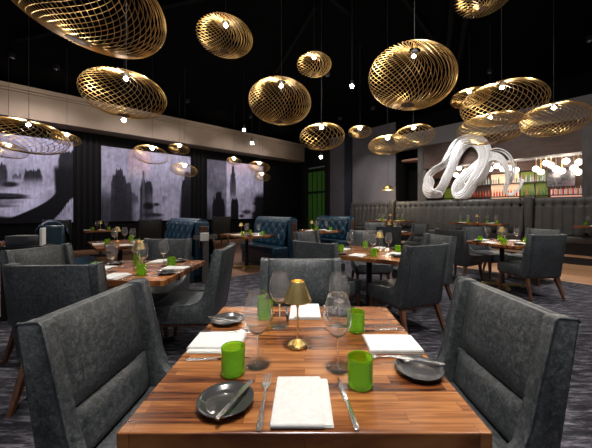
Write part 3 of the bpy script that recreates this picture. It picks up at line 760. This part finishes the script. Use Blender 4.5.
# ------------------------------------------------------------------ charcoal banquette on the platform
def banquette(s0, s1, label, nB=1.10, top=1.66):
    t = empty('banquette', W(s0, nB, PLAT), ANG2, label, 'banquette', 'charcoal channel-tufted banquettes'); ln = s1-s0; h = top-PLAT
    obj('frame', boxbm(0, ln, -.20, 0, .0, h-.06, .02, 2), M['banq'], t)
    nx = int(ln/.02); nz = 24; bm = nb(); rows = []
    for j in range(nz+1):
        z = .46+(h-.46)*j/nz; row = []
        for i in range(nx+1):
            x = ln*i/nx; c = .21; f = abs((x/c) % 1-.5)*2          # 1 at the seams
            ch = (1-f**4)*.028
            zz = (z-(h-.21)); btn = math.exp(-(zz/.035)**2)*f**4*.05
            band = .022*math.exp(-(zz/.02)**2)
            cap = .0 if j < nz else .08
            y = -.24-.10*(1-(z-.46)/(h-.46))-ch*(1 if z < h-.21 else .75)+btn+band
            y += .05*max(0, (z-(h-.07))/.07)**2
            row.append(bm.verts.new((x, y, z)))
        rows.append(row)
    rows.append([bm.verts.new((ln*i/nx, .0, h)) for i in range(nx+1)])
    for j in range(len(rows)-1):
        for i in range(nx): bm.faces.new((rows[j][i], rows[j][i+1], rows[j+1][i+1], rows[j+1][i]))
    bmesh.ops.holes_fill(bm, edges=[e for e in bm.edges if e.is_boundary])
    obj('tufted_backrest', bm, M['banq'], t, 'all')
    obj('seat', boxbm(.01, ln-.01, -.62, -.30, .28, .46, .04, 3), M['banq'], t, True)
    obj('plinth', boxbm(.02, ln-.02, -.56, -.25, 0, .28), M['black'], t)
sB = [sr(x, 1.1) for x in (353, 394, 399, 526, 536)]
banquette(sB[0]+.05, sB[1]-.02, 'charcoal banquette at far left under the dome pendant')
banquette(sB[2], sB[3], 'charcoal channel-tufted banquette below the white sculpture')
banquette(sB[4], 6.8, 'charcoal banquette at right picture edge below the stone pillar')
for (s0, s1, lb) in ((sB[1], sB[2]-.01, 'upholstered charcoal divider between far and middle banquettes'), (sB[3]+.01, sB[4]-.01, 'upholstered charcoal divider between middle and right banquettes')):
    bm = boxbm(0, s1-s0, -.40, 0, 0, 1.53, .06, 3)
    t = obj('banquette_divider', bm, M['banq'], None, True, loc=W(s0, 1.1, PLAT), rotz=ANG2); tag(t, lb, 'divider')
# ------------------------------------------------------------------ white ribbon sculpture on the banquette ledge
bm = nb(); NS = .90
def sp(px, py, dn=0):
    n = NS+dn; s = sr(px, n); return W(s, n, wz(px, py, n))
base = [(429, 184), (428, 193), (434, 198), (441, 192), (447, 180), (453, 167), (459, 153), (468, 145), (478, 147), (484, 158), (481, 172), (473, 186), (466, 197), (459, 199), (457, 191), (464, 181), (474, 173), (483, 165), (492, 160), (500, 162), (506, 171), (508, 183), (505, 194), (511, 198), (519, 192), (523, 184)]
for k in range(14):
    ph = k*2*PI/14; pts = []
    for i, (x, y) in enumerate(base):
        q = i/(len(base)-1); amp = 4.6*(1-.75*sm(.62, .95, q))*(1 if i not in (0,) else 1)
        if 2 < i < 6: amp *= .8
        pts.append(sp(x+amp*math.cos(ph+i*.35), min(y+amp*math.sin(ph+i*.35)*1.0, 200.5), .10*math.sin(ph+i*.5)*(1-.5*q)))
    q0 = smoothpath(pts, 5)
    tube(bm, q0, .028, 6, rfun=lambda t: .034*(1-.68*sm(.6, .9, t)))
base2 = [(440, 198), (430, 193), (427, 183), (433, 174), (443, 168), (449, 158), (455, 148), (464, 142), (474, 141), (484, 145), (489, 157), (487, 172), (478, 186)]
for k in range(9):
    ph = k*2*PI/9
    pts = [sp(x+2.8*math.cos(ph+i*.5), min(y+2.8*math.sin(ph+i*.5), 200.5), .1*math.sin(ph+i*.6)) for i, (x, y) in enumerate(base2)]
    tube(bm, smoothpath(pts, 5), .03, 6)
base3 = [(470, 192), (462, 186), (468, 174), (478, 166), (488, 156), (498, 153), (508, 158), (513, 169), (512, 181), (505, 190)]
for k in range(4):
    ph = k*2*PI/4
    pts = [sp(x+1.6*math.cos(ph+i*.5), y+1.6*math.sin(ph+i*.5), .06*math.sin(ph+i*.6)) for i, (x, y) in enumerate(base3)]
    tube(bm, smoothpath(pts, 5), .017, 6)
org = W(sr(470, NS), NS, 1.665)
zmin = min(v.co.z for v in bm.verts); 
for v in bm.verts: v.co -= org
dz = 1.668-zmin
t = obj('sculpture', bm, M['sculpt'], None, 'all', loc=org+Vector((0, 0, dz))); tag(t, 'white looping ribbon sculpture standing on the ledge above the banquette', 'sculpture')
# ledge under the sculpture
bw('trim_6', [(s424, s582, 1.145, 1.4, 1.602, 1.655)], M['pillar'])
# ------------------------------------------------------------------ bar: shelving, bottles, television, globes
t = empty('bar_shelving', W(0, NB-.02, 0), ANG2, 'back bar shelving with green backlit panels and bottles beyond the opening', 'shelving')
zs = (1.35, 1.85, 2.35)
def nbx(a, b_, y0, y1, z0, z1): return boxbm(a, b_, y0, y1, z0, z1)
S0, S1 = sr(432, NB), sr(546, NB)
SB_ = sr(585, NB)
def sx(px): return sr(px, NB-.2)
for z in zs[:]: obj('shelf', nbx(sx(430), sx(550), -.34, -.03, z-.03, z), M['black'], t)
obj('shelf', nbx(sx(550), sx(583), -.34, -.03, 1.82, 1.85), M['black'], t)
lime = emis('lime_backlight', (.17, .22, .03), .22)
for a, b_ in ((520, 533), (535, 547)): obj('backlit_panel', nbx(sx(a), sx(b_), -.03, -.005, 1.25, 2.75), lime, t)
obj('backlit_panel', nbx(sx(443), sx(455), -.03, -.005, 1.25, 2.3), lime, t)
obj('backlit_panel', nbx(sx(550), sx(583), -.03, -.005, 1.3, 2.05), emis('pink_backlight', (.75, .35, .28), .8), t)
obj('backlit_panel', nbx(sx(490), sx(518), -.03, -.005, 1.3, 2.75), emis('warm_backlight', (.8, .5, .32), .7), t)
obj('cornice', nbx(sx(430), sx(583), -.3, -.0, 2.78, 2.86), M['brown'], t)
def bottle(c, key, w=.027, h=.28):
    m = thin_glass('bottle_'+key, c, .3, c, .75); bm = nb()
    lathe(bm, [(0, 0), (w, 0), (w, h*.58), (w*.85, h*.66), (w*.36, h*.76), (w*.34, h), (0, h)], 10)
    t = obj('bottle', bm, m, smooth=True); t['category'] = 'bottle'; proto('b'+key, t)
bottle((.75, .04, .03), 'red'); bottle((.10, .35, .12), 'green'); bottle((.7, .75, .8), 'clear'); bottle((.55, .25, .06), 'amber')
def row(x0, x1, z, keys, n, lb, grp):
    for i in range(n):
        s = sx(x0+(x1-x0)*(i+.5)/n); p = W(s, NB-.2, z+.001); k = keys[i % len(keys)]
        nm = {'red': 'red', 'green': 'green', 'clear': 'clear', 'amber': 'amber'}[k]
        put('b'+k, p.x, p.y, p.z, 0, '%s bottle %s' % (nm, lb), grp)
row(480, 500, 2.35, ['clear', 'green', 'clear'], 8, 'on the middle bar shelf behind the sculpture loop', 'bottles on the middle bar shelf')
row(506, 546, 2.35, ['clear', 'clear', 'amber', 'clear', 'green'], 17, 'on the top shelf of the back bar', 'bottles on the top bar shelf')
row(462, 518, 1.35+.5, ['red', 'red', 'amber', 'red'], 20, 'in the row on the lower back bar behind the sculpture', 'red and amber bottles behind the sculpture')
row(552, 582, 1.85, ['red', 'clear', 'amber', 'clear'], 12, 'on the shelf under the dark television', 'bottles under the television')
row(522, 546, 1.85, ['green', 'amber', 'green'], 7, 'before the lime panel of the middle bar shelf', 'bottles before the lime panel')
t = empty('television', W(sx(546)+.05, NB-.5, 0), ANG2, 'dark wall television above the bottle shelf at right of bar', 'television')
wt_ = sx(577)-sx(546)-.05
scr = noisy('screen_reflections', [(.45, (.01, .01, .012)), (.62, (.10, .07, .09))], 3, .15)  # lighter patches painted in for reflections on the dark screen
obj('screen', boxbm(.02, wt_-.02, -.045, -.03, 2.12, 2.72), scr, t); obj('casing', boxbm(0, wt_, -.03, .01, 2.10, 2.74, .01, 1), M['black'], t); obj('bracket', boxbm(wt_/2-.1, wt_/2+.1, .01, .46, 2.35, 2.5), M['black'], t)
# globe lamps
t = empty('globe_pendant'); t['category'] = 'lamp'
bm = nb(); bmesh.ops.create_uvsphere(bm, u_segments=18, v_segments=12, radius=.095, matrix=Matrix.Translation((0, 0, 0))); obj('globe', bm, M['globe'], t, 'all')
bm = nb(); tube(bm, [(0, 0, .09), (0, 0, .9)], .008, 6); obj('stem', bm, M['brass'], t); proto('globe', t)
GL = [(516, 170), (536, 169, 0), (546, 163, 1), (551, 165, 2), (556, 169, .5), (541, 172, 1.6), (566, 161, 1), (579, 162, 1.2), (574, 168, 0), (578, 172, .4), (509, 168, 0), (497, 166, 1), (490, 169, .4), (503, 169, .6), (459, 168, .6), (465, 172, 0), (456, 175, 1.0), (562, 171, 2.0)]
for i, g in enumerate(GL):
    n = 2.2+.35*(g[2] if len(g) > 2 else .5); s = sr(g[0], n); z = wz(g[0], g[1], n); p = W(s, n, z)
    put('globe', p.x, p.y, p.z, 0, 'glowing white globe lamp hanging in the bar cluster', 'white globe lamps over the bar', sc=1)
    if i % 3 == 0: light('globe_glow', 'POINT', p-Vector((0, 0, .2)), 12, (1, .88, .75), .12)
# ------------------------------------------------------------------ woven wire pendants
def make_pendant(aspect, wires, twist, wr, name='wire_pendant'):
    t = empty(name); t['category'] = 'pendant lamp'
    a, h = .5, .5*aspect; bm = nb(); K = 34
    for fam in (1,):
        for i in range(wires):
            th0 = 2*PI*i/wires; pts = []
            for k in range(K+1):
                ph = .09+(PI-.20)*k/K
                r = a*math.sin(ph)**.82; z = h*math.cos(ph)
                th = th0+fam*twist*(k/K-.5)
                pts.append((r*math.cos(th), r*math.sin(th), z))
            tube(bm, pts, wr, 4)
    obj('wire_shade', bm, M['gold'], t)
    bm = nb(); lathe(bm, [(0, h*.985), (.038, h*.98), (.04, h), (.02, h+.02), (0, h+.02)], 20); obj('top_hub', bm, M['black'], t, True)
    bm = nb(); lathe(bm, [(0, -h*1.0), (.07, -h), (.073, -h*.97), (.02, -h*.95), (0, -h*.95)], 20); obj('bottom_hub', bm, M['leg'], t, True)
    return t
ASP = {'full': .54, 'flat': .46, 'round': .66, 'big': .58, 'far': .54}
PP = {k: make_pendant(ASP[k], n, tw_, wr) for k, n, tw_, wr in (('full', 34, 2.0, .0034), ('flat', 28, 2.1, .0040), ('round', 42, 1.9, .0030), ('big', 52, 2.0, .0026), ('far', 22, 1.9, .0046))}
for k in PP: proto('p'+k, PP[k])
bulb_bm = nb(); bmesh.ops.create_uvsphere(bulb_bm, u_segments=12, v_segments=8, radius=1)
bulb_me = bpy.data.meshes.new('bulb'); bulb_bm.to_mesh(bulb_me); bulb_bm.free(); bulb_me.materials.append(M['bulb'])
cord_bm = nb(); tube(cord_bm, [(0, 0, 0), (0, 0, 1)], .004, 6)
cord_me = bpy.data.meshes.new('cord'); cord_bm.to_mesh(cord_me); cord_bm.free(); cord_me.materials.append(M['cord'])
# px, py of centre, width px, diameter m, style, tilt about view axis (deg), tilt towards viewer, label
PEND = [
 (88, 0, 158, .95, 'big', 14, 10, 'huge gold wire pendant cut off by the top left picture edge'),
 (125, 95, 81, .80, 'full', 4, 2, 'gold wire pendant below the huge top-left one, in front of beige bulkhead'),
 (225, 37, 58, .62, 'full', 3, 0, 'gold wire pendant high between top-left giant and the centre'),
 (280, 102, 64, .72, 'round', 4, 0,  'round gold wire pendant left of centre, above the brass table lamp'),
 (314, 65, 36, .5, 'full', 0, 0, 'small gold wire pendant high at the top centre'),
 (322, 137, 46, .72, 'full', -3, 0, 'gold wire pendant at centre in front of the green cabinet'),
 (360, 132, 24, .5, 'flat', 0, 0, 'smallest central gold wire pendant beside the large round one'),
 (411, 78, 88, 1.0, 'round', 7, 2, 'largest round gold wire pendant right of centre'),
 (388, 145, 40, .65, 'flat', -4, 0, 'lower left gold pendant of the overlapping pair below the largest one'),
 (414, 136, 40, .9, 'full', -6, 0, 'upper right gold pendant of the overlapping pair below the largest one'),
 (470, 98, 38, .72, 'flat', -6, 0, 'small gold pendant at left of the right-hand cluster'),
 (502, 104, 80, .88, 'full', -5, 3, 'largest tilted gold pendant of the right-hand cluster'),
 (491, 129, 66, 1.2, 'flat', -5, 0, 'lowest gold pendant of the right-hand cluster, just above the sculpture'),
 (554, 120, 61, .80, 'full', -2, 0, 'rightmost gold wire pendant before the grey bulkhead'),
 (483, -3, 56, .55, 'flat', 0, 0, 'gold wire pendant cut by the top edge at right'),
 (27, 137, 74, 1.05, 'flat', 5, 0, 'wide flat gold pendant before the face mural'),
 (66, 139, 27, .55, 'flat', 8, 0, 'small gold pendant at right end of the group before the face mural'),
 (8, 151, 34, .7, 'flat', 4, 0,  'gold pendant at left picture edge before the face mural'),
 (151, 155, 34, .75, 'full', 8, 0, 'gold wire pendant before the middle mural'),
 (179, 149, 21, .6, 'flat', 5, 0, 'small flat gold pendant above right corner of the middle mural'),
 (184, 170, 27, .65, 'flat', 8, 0, 'gold pendant at the right edge of the middle mural'),
 (234, 161, 15, .5, 'flat', 5, 0, 'small gold pendant at the top of the furthest mural'),
 (259, 167, 22, .7, 'flat', 5, 0, 'upper gold pendant at right corner of the furthest mural'),
 (262, 177, 17, .68, 'flat', 5, 0, 'lower gold pendant at right corner of the furthest mural'),
]
hung = []
for (px, py, w, D, stl, ta, tb, lb) in PEND:
    if w < 50 and stl == 'full': stl = 'far'
    Y = 284*D/w
    el = math.hypot(px-304.5, py-211)/284; Y *= (1+.10*el)
    p = Vector(((px-304.5)*Y/284, Y, CAM_Z+(211-py)*Y/284))
    h = D*.5*ASP[stl]
    r = put('p'+stl, p.x, p.y, p.z, 0, lb, 'woven gold wire pendants', rot=(math.radians(tb), math.radians(ta), R.random()*.5), sc=D)
    hung.append((r, p, h, D, Y))
for r, p, h, D, Y in hung:
    up = r.rotation_euler.to_matrix() @ Vector((0, 0, 1))
    b = bpy.data.objects.new('bulb', bulb_me); COL.objects.link(b); b.parent = r
    b.location = (0, 0, h*.80/D); br_ = min(.045, .022*max(1, Y/3.6)); b.scale = (br_/D,)*3
    tp = p+up*h; inv = r.rotation_euler.to_matrix().inverted()
    bm = nb(); tube(bm, [inv @ (q-p)/D for q in (tp, Vector((tp.x, tp.y, CH)))], .003/D, 6); obj('cord', bm, M['cord'], r)
    light('pendant_light', 'POINT', p+up*(h*.50), (6 if Y < 6 else 10)*D, (1, .90, .78), .04)
# bare bulbs and small spots
def bare(px, py, Y, label, r=.028, cup=True):
    p = Vector(((px-304.5)*Y/284, Y, CAM_Z+(211-py)*Y/284)); t = empty('bulb_pendant', p, 0, label, 'lamp')
    bm = nb(); bmesh.ops.create_uvsphere(bm, u_segments=12, v_segments=8, radius=r); obj('bulb', bm, M['bulb'], t, 'all')
    bm = nb(); lathe(bm, [(r*.5, r*.7), (r*.7, r*1.2), (r*.7, r*3.2), (0, r*3.4)], 12); obj('socket', bm, M['black'], t, True)
    bm = nb(); tube(bm, [(0, 0, r*3.3), (0, 0, CH-p.z)], .004, 6); obj('cord', bm, M['cord'], t)
    light('bulb_light', 'POINT', p-Vector((0, 0, r*1.6)), 14, (1, .88, .74), .03)
bare(352, 86, 4.4, 'bare bulb on a cord between small and largest central pendants')
bare(244, 130, 7.5, 'small bare bulb over the bulkhead edge above the furthest mural', .04)
bare(252, 143, 8.5, 'black socket pendant bulb before the beige bulkhead', .045)
bare(124, 120, 5.2, 'bare bulb just below the second left gold pendant', .035)
bare(321, 157, 9.5, 'small bulb lighting the green cabinet', .05)
# brass dome pendant over the far banquette
p = Vector(((388-304.5)*10.8/284, 10.8, CAM_Z+(211-190)*10.8/284)); t = empty('dome_pendant', p, 0, 'small brass dome pendant on a cord over the far banquette', 'pendant lamp')
bm = nb(); lathe(bm, [(.20, 0), (.18, .08), (.12, .15), (.04, .19), (.0, .20), (.0, .19), (.11, .14), (.17, .07)], 24); obj('shade', bm, M['brass'], t, 'all')
bm = nb(); bmesh.ops.create_uvsphere(bm, u_segments=10, v_segments=8, radius=.035, matrix=Matrix.Translation((0, 0, .05))); obj('bulb', bm, M['bulb'], t, 'all')
bm = nb(); tube(bm, [(0, 0, .2), (0, 0, CH-p.z)], .006, 6); obj('cord', bm, M['cord'], t)
light('dome_light', 'POINT', p-Vector((0, 0, .04)), 18, (1, .82, .6), .04)
# ------------------------------------------------------------------ unseen ceiling spotlights, added for light
t = empty('unseen_spotlight'); t['category'] = 'spotlight'
bm = nb(); lathe(bm, [(.05, -.10), (.055, -.10), (.055, 0), (0, 0), (0, -.01), (.05, -.02)], 20); obj('housing', bm, M['black'], t, True)
bm = nb(); lathe(bm, [(0, -.03), (.03, -.03), (.03, -.025), (0, -.025)], 16); obj('lens', bm, M['lens'], t, True); proto('spot', t)
def aim(o, p, q):
    o.rotation_euler = (Vector(q)-Vector(p)).to_track_quat('-Z', 'Y').to_euler()
SP = [((0, .8), (0, 1.2, .75), 330, 50, 'over the nearest table'), ((-.9, -.4), (-.6, 1.0, .6), 60, 70, 'behind the viewer at left'), ((1.0, -.4), (.6, 1.2, .6), 60, 70, 'behind the viewer at right'),  # the pair behind the viewer is added fill light
      ((-1.6, 2.6), (-1.52, 2.6, .75), 260, 55, 'over the left table'), ((.9, 3.4), (.84, 3.7, .75), 260, 55, 'over the angled central table'),
      ((3.3, 4.4), (3.49, 4.88, .75), 260, 55, 'over the right-hand table'), ((-1.6, 5.4), (-1.2, 6.2, .75), 240, 60, 'over the brass-based booth table'),
      ((2.0, 6.6), (2.15, 7.2, .75), 220, 60, 'over the far table'), ((2.6, 1.8), (2.4, 2.2, 0), 260, 75, 'over the open carpet at right'),
      ((-2.9, 4.3), (-3.2, 4.6, .75), 200, 60, 'over the booth table at left'), ((.6, 7.4), (.7, 7.9, .7), 180, 60, 'over the furthest booth table'), ((5.0, 4.4), (5.0, 5.2, 0), 240, 70, 'over the wood floor at right')]
for (x, y), q, e, an, lb in SP:
    put('spot', x, y, CH-.001, 0, 'added ceiling spotlight '+lb, 'added ceiling spotlights')
    o = light('added_spot_light', 'SPOT', (x, y, CH-.13), e*1.7, (1, .94, .87), .05, None, an); aim(o, (x, y, CH), q)
# wall washers for murals; those on sculpture and banquettes are added light
for i, (px, e) in enumerate(((20, 200), (55, 200), (122, 200), (165, 200), (222, 150), (248, 180))):
    t_ = tl(px); p = L(t_, 2.4, CH-.12); e *= .8; put('spot', p.x, p.y, CH-.001, 0, 'black ceiling spotlight washing the mural wall', 'mural wall spotlights')
    o = light('mural_light', 'SPOT', p, e, (1, .92, .93), .05, None, 75, .8); aim(o, p, L(t_, 0, 2.3))
for i, (s, e) in enumerate(((-6.4, 160), (-4.9, 260), (-3.0, 170), (-1.4, 150), (.4, 130))):
    p = W(s, -1.0, CH-.12); put('spot', p.x, p.y, CH-.001, 0, 'added ceiling spotlight washing the banquette wall', 'added banquette wall spotlights')
    o = light('added_banquette_light', 'SPOT', p, e, (1, .92, .86), .05, None, 70, .8); aim(o, p, W(s, 1.0, 1.6))
p = W(-2.9, -.2, 3.9); 
put('spot', W(-2.9, -.2).x, W(-2.9, -.2).y, CH-.001, 0, 'added ceiling spotlight aimed at the white sculpture', 'added ceiling spotlights')
o = light('added_sculpture_light', 'SPOT', W(-2.9, -.2, CH-.12), 1300, (.97, .98, 1), .05, None, 34, .6); aim(o, W(-2.9, -.2, CH), W(-2.6, 1.25, 2.1))  # added spot in place of light from within the sculpture
for s in (-4.2, -2.2, -.4, 1.2):
    light('bar_light', 'POINT', W(s, 3.2, 3.1), 22, (1, .85, .72), .1)
# unseen lights out in the room, aimed at the beige bulkhead
for px in (0, 60, 130, 200, 260):
    t_ = tl(px); o = light('unseen_bulkhead_light', 'SPOT', L(t_, 2.6, CH-.3), 55, (1, .88, .76), .1, None, 100, .9); aim(o, L(t_, 2.6, CH-.3), L(t_, .65, 4.1))
# ------------------------------------------------------------------ world, camera, view
w = bpy.data.worlds.new('world'); S.world = w; w.use_nodes = True
w.node_tree.nodes['Background'].inputs[0].default_value = (.85, .88, 1, 1); w.node_tree.nodes['Background'].inputs[1].default_value = .22
cam = bpy.data.cameras.new('camera'); co = bpy.data.objects.new('camera', cam); COL.objects.link(co)
co.location = (0, 0, CAM_Z); co.rotation_euler = (PI/2, 0, 0)
cam.sensor_width = 36; cam.lens = 36*284/592; cam.shift_x = -8.5/592; cam.shift_y = -13/592; cam.clip_start = .02
S.camera = co
S.view_settings.view_transform = 'Standard'; S.view_settings.look = 'None'; S.view_settings.exposure = .32; S.view_settings.gamma = 1
